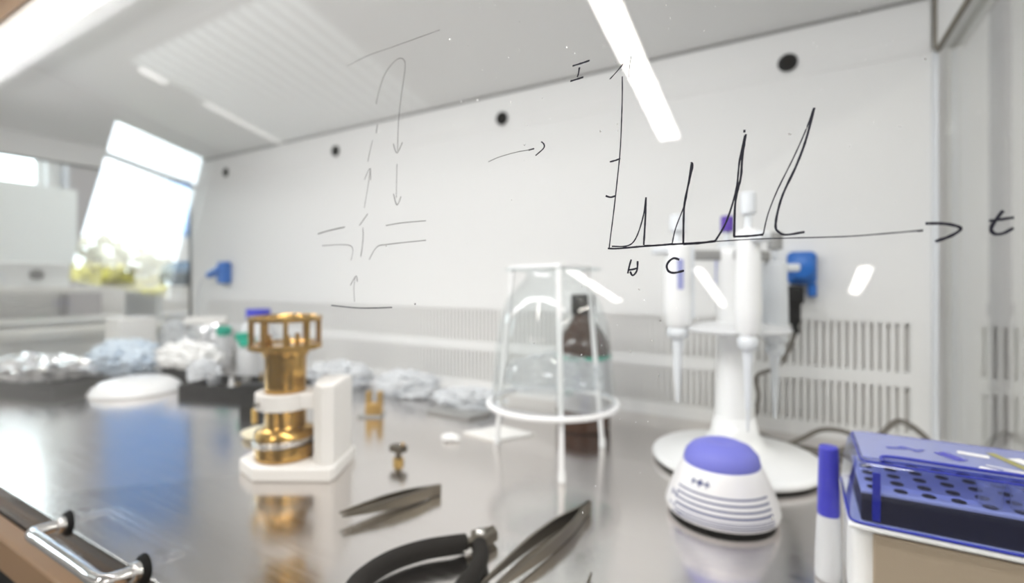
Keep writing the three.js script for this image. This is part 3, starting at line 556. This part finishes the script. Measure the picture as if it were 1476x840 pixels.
  for (const [a, d, w, h, ang] of [[0.103, -0.449, 0.016, 0.006, -0.2], [0.105, -0.418, 0.012, 0.005, -0.5], [0.127, -0.447, 0.008, 0.012, 0.5], [0.113, -0.425, 0.018, 0.0012, -0.3], [0.116, -0.421, 0.010, 0.0012, -0.1]]) part('white_note', rbox(-w / 2, w / 2, 0, 0.0003, -h / 2, h / 2, 0.0001), M.paper, lid).position.set(a, yT, d), lid.children.at(-1).rotation.y = ang;
  part('olive_band', rbox(-0.0025, 0.0025, 0, 0.0003, -0.02, 0.02, 0.0001), mat(0.33, 0.31, 0.10, 0.6), lid).position.set(0.121, yT, -0.440); lid.children.at(-1).rotation.y = 0.35;
  const b = thing('dropper_bottle', 'slim white squeeze bottle with a blue cap beside the rack', 'bottle', [0.0200, Y, -0.450]);
  part('body', lathe([[0, 0], [0.0085, 0], [0.0092, 0.002], [0.0090, 0.02], [0.0080, 0.045], [0.0068, 0.054], [0.0058, 0.058], [0, 0.058]], 32), M.translucentWhite, b);
  part('cap', lathe([[0.0074, 0.049], [0.0077, 0.052], [0.0070, 0.080], [0.0066, 0.1], [0.0060, 0.102], [0, 0.102]], 28), M.blueTab, b, 'blue cap');
}

// ---------- hand tools ----------
function tweezers(name, label, butt, tip, spread, lift, w, m) {
  const B = V(butt), T = V(tip), d = T.clone().sub(B), L = d.length(), o = thing(name, label, 'tweezers', butt, Math.atan2(-d.z, d.x));
  for (const s of [-1, 1]) {
    const pts = [], H = 0.0045; const prof = [[0, 0, 1], [0.08, 0.10, 1], [0.3, 0.8, 1], [0.55, 1, 0.9], [0.8, 0.85, 0.5], [1, 0.62, 0.12]];
    const pos = [], idx = [], N = 24, sp = new THREE.SplineCurve(prof.map(([t, k]) => new THREE.Vector2(t * L, k * spread * s))), ws = prof.map((p) => p[2]);
    for (let i = 0; i <= N; i++) {
      const u = i / N, p = sp.getPoint(u), j = Math.min(prof.length - 2, Math.floor(u * (prof.length - 1))), q = u * (prof.length - 1) - j, ww = w * (ws[j] * (1 - q) + ws[j + 1] * q), th = 0.0011, y = lift * u + 0.0008;
      for (const [dy, dz] of [[0, -th], [0, th], [ww, th], [ww, -th]]) pos.push(p.x, y + dy + (w - ww) * 0.4, p.y + dz);
      if (i) for (let k = 0; k < 4; k++) { const a = (i - 1) * 4 + k, b = (i - 1) * 4 + (k + 1) % 4; idx.push(a, b, a + 4, b, b + 4, a + 4); }
    }
    idx.push(0, 2, 1, 0, 3, 2); const e = N * 4; idx.push(e, e + 1, e + 2, e, e + 2, e + 3);
    let g = new THREE.BufferGeometry(); g.setAttribute('position', new THREE.Float32BufferAttribute(pos, 3)); g.setIndex(idx); g = g.toNonIndexed(); g.computeVertexNormals();
    part('prong', g, m, o);
  }
  part('joint', rbox(-0.002, 0.012, 0.0005, 0.0008 + w, -0.0018, 0.0018, 0.0006), m, o);
  return o;
}
tweezers('tweezers', 'dark steel tweezers lying by the pliers, tips towards the gold assembly', [-0.332, TOP, -0.414], [-0.372, TOP, -0.318], 0.0065, 0.004, 0.011, M.toolSteel);
tweezers('tweezers', 'long dark steel tweezers between the tripod and the pliers', [-0.178, TOP, -0.455], [-0.196, TOP, -0.300], 0.009, 0.0, 0.012, M.toolSteel);
{
  const o = thing('cutting_pliers', 'side cutting pliers with thick black handles', 'pliers', [-0.238, TOP, -0.349]);
  // each half crosses at the pivot: jaw on one side, handle on the other
  part('jaw', slab([[-0.004, 0.004], [-0.009, -0.003], [-0.003, -0.012], [0.004, -0.021], [0.0045, -0.006], [0.003, 0.004]], 0.009, 0.0012).translate(0, 0.003, 0), M.toolSteel, o);
  part('jaw', slab([[0.012, -0.014], [0.0045, -0.020], [0.005, -0.006], [0.004, 0.004], [0.010, 0.003]], 0.009, 0.0012).translate(0, 0.003, 0), M.toolSteel, o);
  part('pivot', lathe([[0, 0.0035], [0.0035, 0.003], [0.0045, 0]], 20).translate(0.001, 0.012, -0.003), M.brightSteel, o);
  part('tang', rbox(-0.016, 0.002, 0.004, 0.011, -0.003, 0.005, 0.002), M.toolSteel, o).rotation.y = 1.1;
  part('handle', tube([[-0.003, 0.009, 0.013], [-0.009, 0.010, 0.021], [-0.026, 0.010, 0.040], [-0.038, 0.010, 0.067], [-0.038, 0.010, 0.095], [-0.027, 0.010, 0.118]], 0.0078, 40, 14), M.blackRubber, o, 'black rubber sleeve');
  part('handle', tube([[0.0075, 0.0085, 0.008], [0.0187, 0.0085, 0.0225], [0.0256, 0.0085, 0.0404], [0.029, 0.0085, 0.060], [0.034, 0.0085, 0.09]], 0.0066, 40, 14), M.blackRubber, o, 'black rubber sleeve');
  part('spring', tube([[-0.006, 0.008, 0.017], [0.003, 0.008, 0.022], [0.012, 0.008, 0.015]], 0.0009, 20, 8), M.brightSteel, o);
  const p = thing('steel_probe', 'thin dark steel probe beside the long tweezers', 'probe', [-0.138, TOP, -0.358], 0);
  part('point', rod([0, 0.004, 0], [0.006, 0.004, 0.03], 0.0007, 0.0022), M.toolSteel, p); part('shank', rod([0.006, 0.004, 0.03], [0.016, 0.004, 0.10], 0.0022, 0.0035), M.toolSteel, p);
}

// ---------- small things on the worktop ----------
{
  const k = thing('coax_connector', 'tiny knurled metal connector standing on the bare steel', 'connector', [-0.436, TOP, -0.463]);
  part('nut', cyl(0.007, 0.007, 0.0, 0.006, 0, 0, 6), M.brass, k); part('stem', cyl(0.004, 0.004, 0.006, 0.014), M.toolSteel, k); part('flange', rbox(-0.010, 0.010, 0.014, 0.022, -0.006, 0.006, 0.001), M.toolSteel, k); part('pin', rod([0.006, 0.022, 0], [0.008, 0.026, 0], 0.002), M.brass, k);
  const b = thing('brass_fork', 'small forked brass block near the plastic bags', 'brass part', [-0.622, TOP, -0.603], 0.5);
  part('block', rbox(-0.013, 0.013, 0, 0.022, -0.009, 0.009, 0.001), M.brass, b);
  for (const x of [-0.0095, 0.0095]) part('prong', rbox(x - 0.0035, x + 0.0035, 0.022, 0.042, -0.007, 0.007, 0.001), M.brass, b);
  part('foot', rbox(-0.026, 0.014, 0, 0.004, -0.012, 0.012, 0.001), M.midGrey, b);
  solo('paper_sheet', slab([[-0.05, 0.02], [0.012, 0.038], [0.052, -0.012], [-0.01, -0.032]], 0.003, 0.0008), M.paper, 'white folded paper lying under the tripod', 'paper', [-0.388, TOP, -0.628], 0.15);
  solo('tissue_scrap', crumple(0.024, 0.010, 0.018, 31, 0.4, 4), M.tissue, 'tiny white tissue scrap beside the folded paper', 'tissue', [-0.432, TOP, -0.566]);
  for (const [x, z, w, h, d, at, label] of [[-0.52, -0.735, 0.12, 0.034, 0.075, 41, 'crinkled clear bag before the wall behind the folded paper'], [-0.69, -0.76, 0.13, 0.045, 0.09, 44, 'crinkled clear bag by the wall behind the brass block'], [-0.88, -0.745, 0.15, 0.05, 0.10, 47, 'crinkled clear bag by the wall behind the gold assembly']])
    solo('plastic_bag', crumple(w, h, d, at, 0.45, 8), M.bag, label, 'plastic bag', [x, TOP, z], 0, 'crinkled bags along the wall');
  solo('metal_sheet', slab([[-0.05, 0.02], [0.04, 0.03], [0.06, -0.01], [-0.03, -0.03]], 0.006, 0.001), M.midGrey, 'flat grey metal plate under a clear bag', 'plate', [-0.512, TOP, -0.688], 0.1);
}
// ---------- the crowded far end of the worktop ----------
{
  const t = thing('blue_cap_bottle', 'clear bottle with a blue screw cap behind the gold assembly', 'bottle', [-1.125, TOP, -0.715]);
  part('body', lathe([[0, 0], [0.042, 0], [0.044, 0.004], [0.044, 0.10], [0.036, 0.122], [0.022, 0.134], [0.020, 0.148], [0, 0.148]]), M.translucentWhite, t);
  part('cap', lathe([[0.026, 0.138], [0.027, 0.14], [0.027, 0.160], [0.026, 0.162], [0, 0.162]]), M.blueCap, t, 'blue cap');
  const G = lathe([[0, 0], [0.006, 0.001], [0.0145, 0.014], [0.0145, 0.10], [0, 0.10]], 28), K = lathe([[0.0175, 0.094], [0.0175, 0.108], [0.0165, 0.110], [0, 0.110]], 28);
  for (const [x, y, z, rx, rz, label] of [[-1.285, 0.004, -0.72, 0.1, -0.22, 'green-capped tube leaning beside the blue valve hose'], [-1.10, 0.0, -0.665, 0.0, 0.03, 'green-capped tube below the blue-capped bottle'], [-1.06, 0, -0.655, 0.05, 0.05, 'short green-capped tube before the blue-capped bottle']]) {
    const c = thing('conical_tube', label, 'tube', [x, TOP + y, z], 0, 'green-capped tubes'); c.rotation.set(rx, 0, rz); if (label.startsWith('short')) c.scale.y = 0.9;
    part('body', G, M.translucentWhite, c); part('cap', K, M.green, c, 'green cap');
  }
  const tray = (label, x, z, w, d, turn, h = 0.018) => { const o = thing('black_tray', label, 'tray', [x, TOP, z], turn, 'black trays'); part('floor_plate', rbox(-w / 2, w / 2, 0, 0.004, -d / 2, d / 2, 0.001), M.black, o); for (const s of [-1, 1]) { part('side', rbox(-w / 2, w / 2, 0.004, h, s * (d / 2 - 0.003) - 0.003, s * (d / 2 - 0.003) + 0.003, 0.001), M.black, o); part('side', rbox(s * (w / 2 - 0.003) - 0.003, s * (w / 2 - 0.003) + 0.003, 0.004, h, -d / 2 + 0.006, d / 2 - 0.006, 0.001), M.black, o); } return o; };
  tray('black tray of small parts behind the gold assembly', -0.985, -0.60, 0.22, 0.11, 0.35, 0.022);
  tray('long black tray under foil beside the white dish', -1.43, -0.395, 0.30, 0.11, 0.25, 0.02);
  tray('black tray under the crumpled tissue', -1.25, -0.628, 0.12, 0.07, 0.1, 0.024);
  const bb = thing('black_box', 'small black box before the tray of parts', 'box', [-0.852, TOP, -0.535], 0.5);
  part('body', rbox(-0.02, 0.02, 0, 0.034, -0.018, 0.018, 0.003), M.black, bb); part('lid', rbox(-0.021, 0.021, 0.0345, 0.043, -0.019, 0.019, 0.002), M.black, bb);
  for (let i = 0; i < 14; i++) {
    const a = i * 2.4, q = 0.02 + 0.07 * ((i * 0.37) % 1), m = [M.brightSteel, M.tissue, M.brass, M.midGrey][i % 4];
    solo('loose_part', [cyl(0.006, 0.007, 0, 0.008, 0, 0, 12), cyl(0.0035, 0.0035, 0.008, 0.016 + 0.008 * (i % 3), 0, 0, 10)], m, ['bright steel fitting lying in the tray of parts', 'white plastic fitting lying in the tray of parts', 'brass fitting lying in the tray of parts', 'dark fitting lying in the tray of parts'][i % 4], 'fitting', [-0.985 + Math.cos(a) * q, TOP + 0.0045, -0.60 + Math.sin(a) * q * 0.4], a, 'fittings in the tray ' + ['(steel)', '(plastic)', '(brass)', '(dark)'][i % 4]);
  }
  const dish = thing('white_dish', 'shallow white oval dish upside down on the steel', 'dish', [-1.19, TOP, -0.49], 0.3);
  part('bowl', lathe([[0.078, 0], [0.079, 0.004], [0.074, 0.014], [0.058, 0.024], [0.03, 0.030], [0, 0.032]]), M.whiteGloss, dish); part('rim', new THREE.TorusGeometry(0.078, 0.0025, 8, 48).rotateX(Math.PI / 2).translate(0, 0.0028, 0), M.whiteGloss, dish);
  solo('tissue_wad', crumple(0.17, 0.06, 0.09, 51, 0.4, 7), M.tissue, 'crumpled white tissue on a black tray', 'tissue', [-1.26, TOP + 0.0245, -0.628], 0.1);
  solo('clear_wrap', crumple(0.07, 0.06, 0.04, 55, 0.45, 7), M.bag, 'crumpled clear wrap before the green-capped tubes', 'wrap', [-1.118, TOP, -0.585], 0.2);
  solo('foil_sheet', crumple(0.22, 0.05, 0.12, 58, 0.4, 8), M.foil, 'crumpled aluminium foil on the long black tray', 'foil', [-1.42, TOP + 0.0205, -0.40], 0.25);
  solo('blue_pouch', crumple(0.20, 0.085, 0.13, 61, 0.3, 7), M.paleBlue, 'pale blue pouch lying behind the long black tray', 'pouch', [-1.48, TOP, -0.585], 0);
  solo('silver_pouch', crumple(0.16, 0.11, 0.10, 64, 0.35, 7), M.foil, 'silver pouch heaped behind the pale blue pouch', 'pouch', [-1.43, TOP, -0.755], 0);
  solo('white_pouch', crumple(0.11, 0.12, 0.06, 67, 0.3, 7), M.bag, 'pale crinkled pouch near the corner of the end glass', 'pouch', [-1.605, TOP, -0.757], 0);
  const cb = thing('white_carton', 'small white carton among the pouches', 'carton', [-1.638, TOP, -0.66], 0);
  part('body', rbox(-0.042, 0.042, 0, 0.125, -0.045, 0.045, 0.002), M.paper, cb); part('flap', rbox(-0.042, 0.042, 0.1252, 0.127, -0.045, 0.0, 0.0005), M.white, cb);
  const rl = thing('paper_roll', 'short cream paper roll lying on the pouches', 'roll', [-1.43, TOP + 0.104, -0.755], 0.9);
  part('roll', new THREE.CylinderGeometry(0.013, 0.013, 0.10, 28).rotateZ(Math.PI / 2).translate(0, 0.013, 0), M.paper, rl); part('core', new THREE.CylinderGeometry(0.005, 0.005, 0.102, 20).rotateZ(Math.PI / 2).translate(0, 0.013, 0), M.beige, rl);
  const gb = thing('grey_case', 'low grey case against the end glass', 'case', [-1.635, TOP, -0.30], 0);
  part('body', rbox(-0.05, 0.05, 0, 0.07, -0.07, 0.07, 0.006), M.greyPost, gb); part('lid', rbox(-0.051, 0.051, 0.0705, 0.085, -0.071, 0.071, 0.005), M.greyPost, gb);
}

renderer.render(scene, camera);
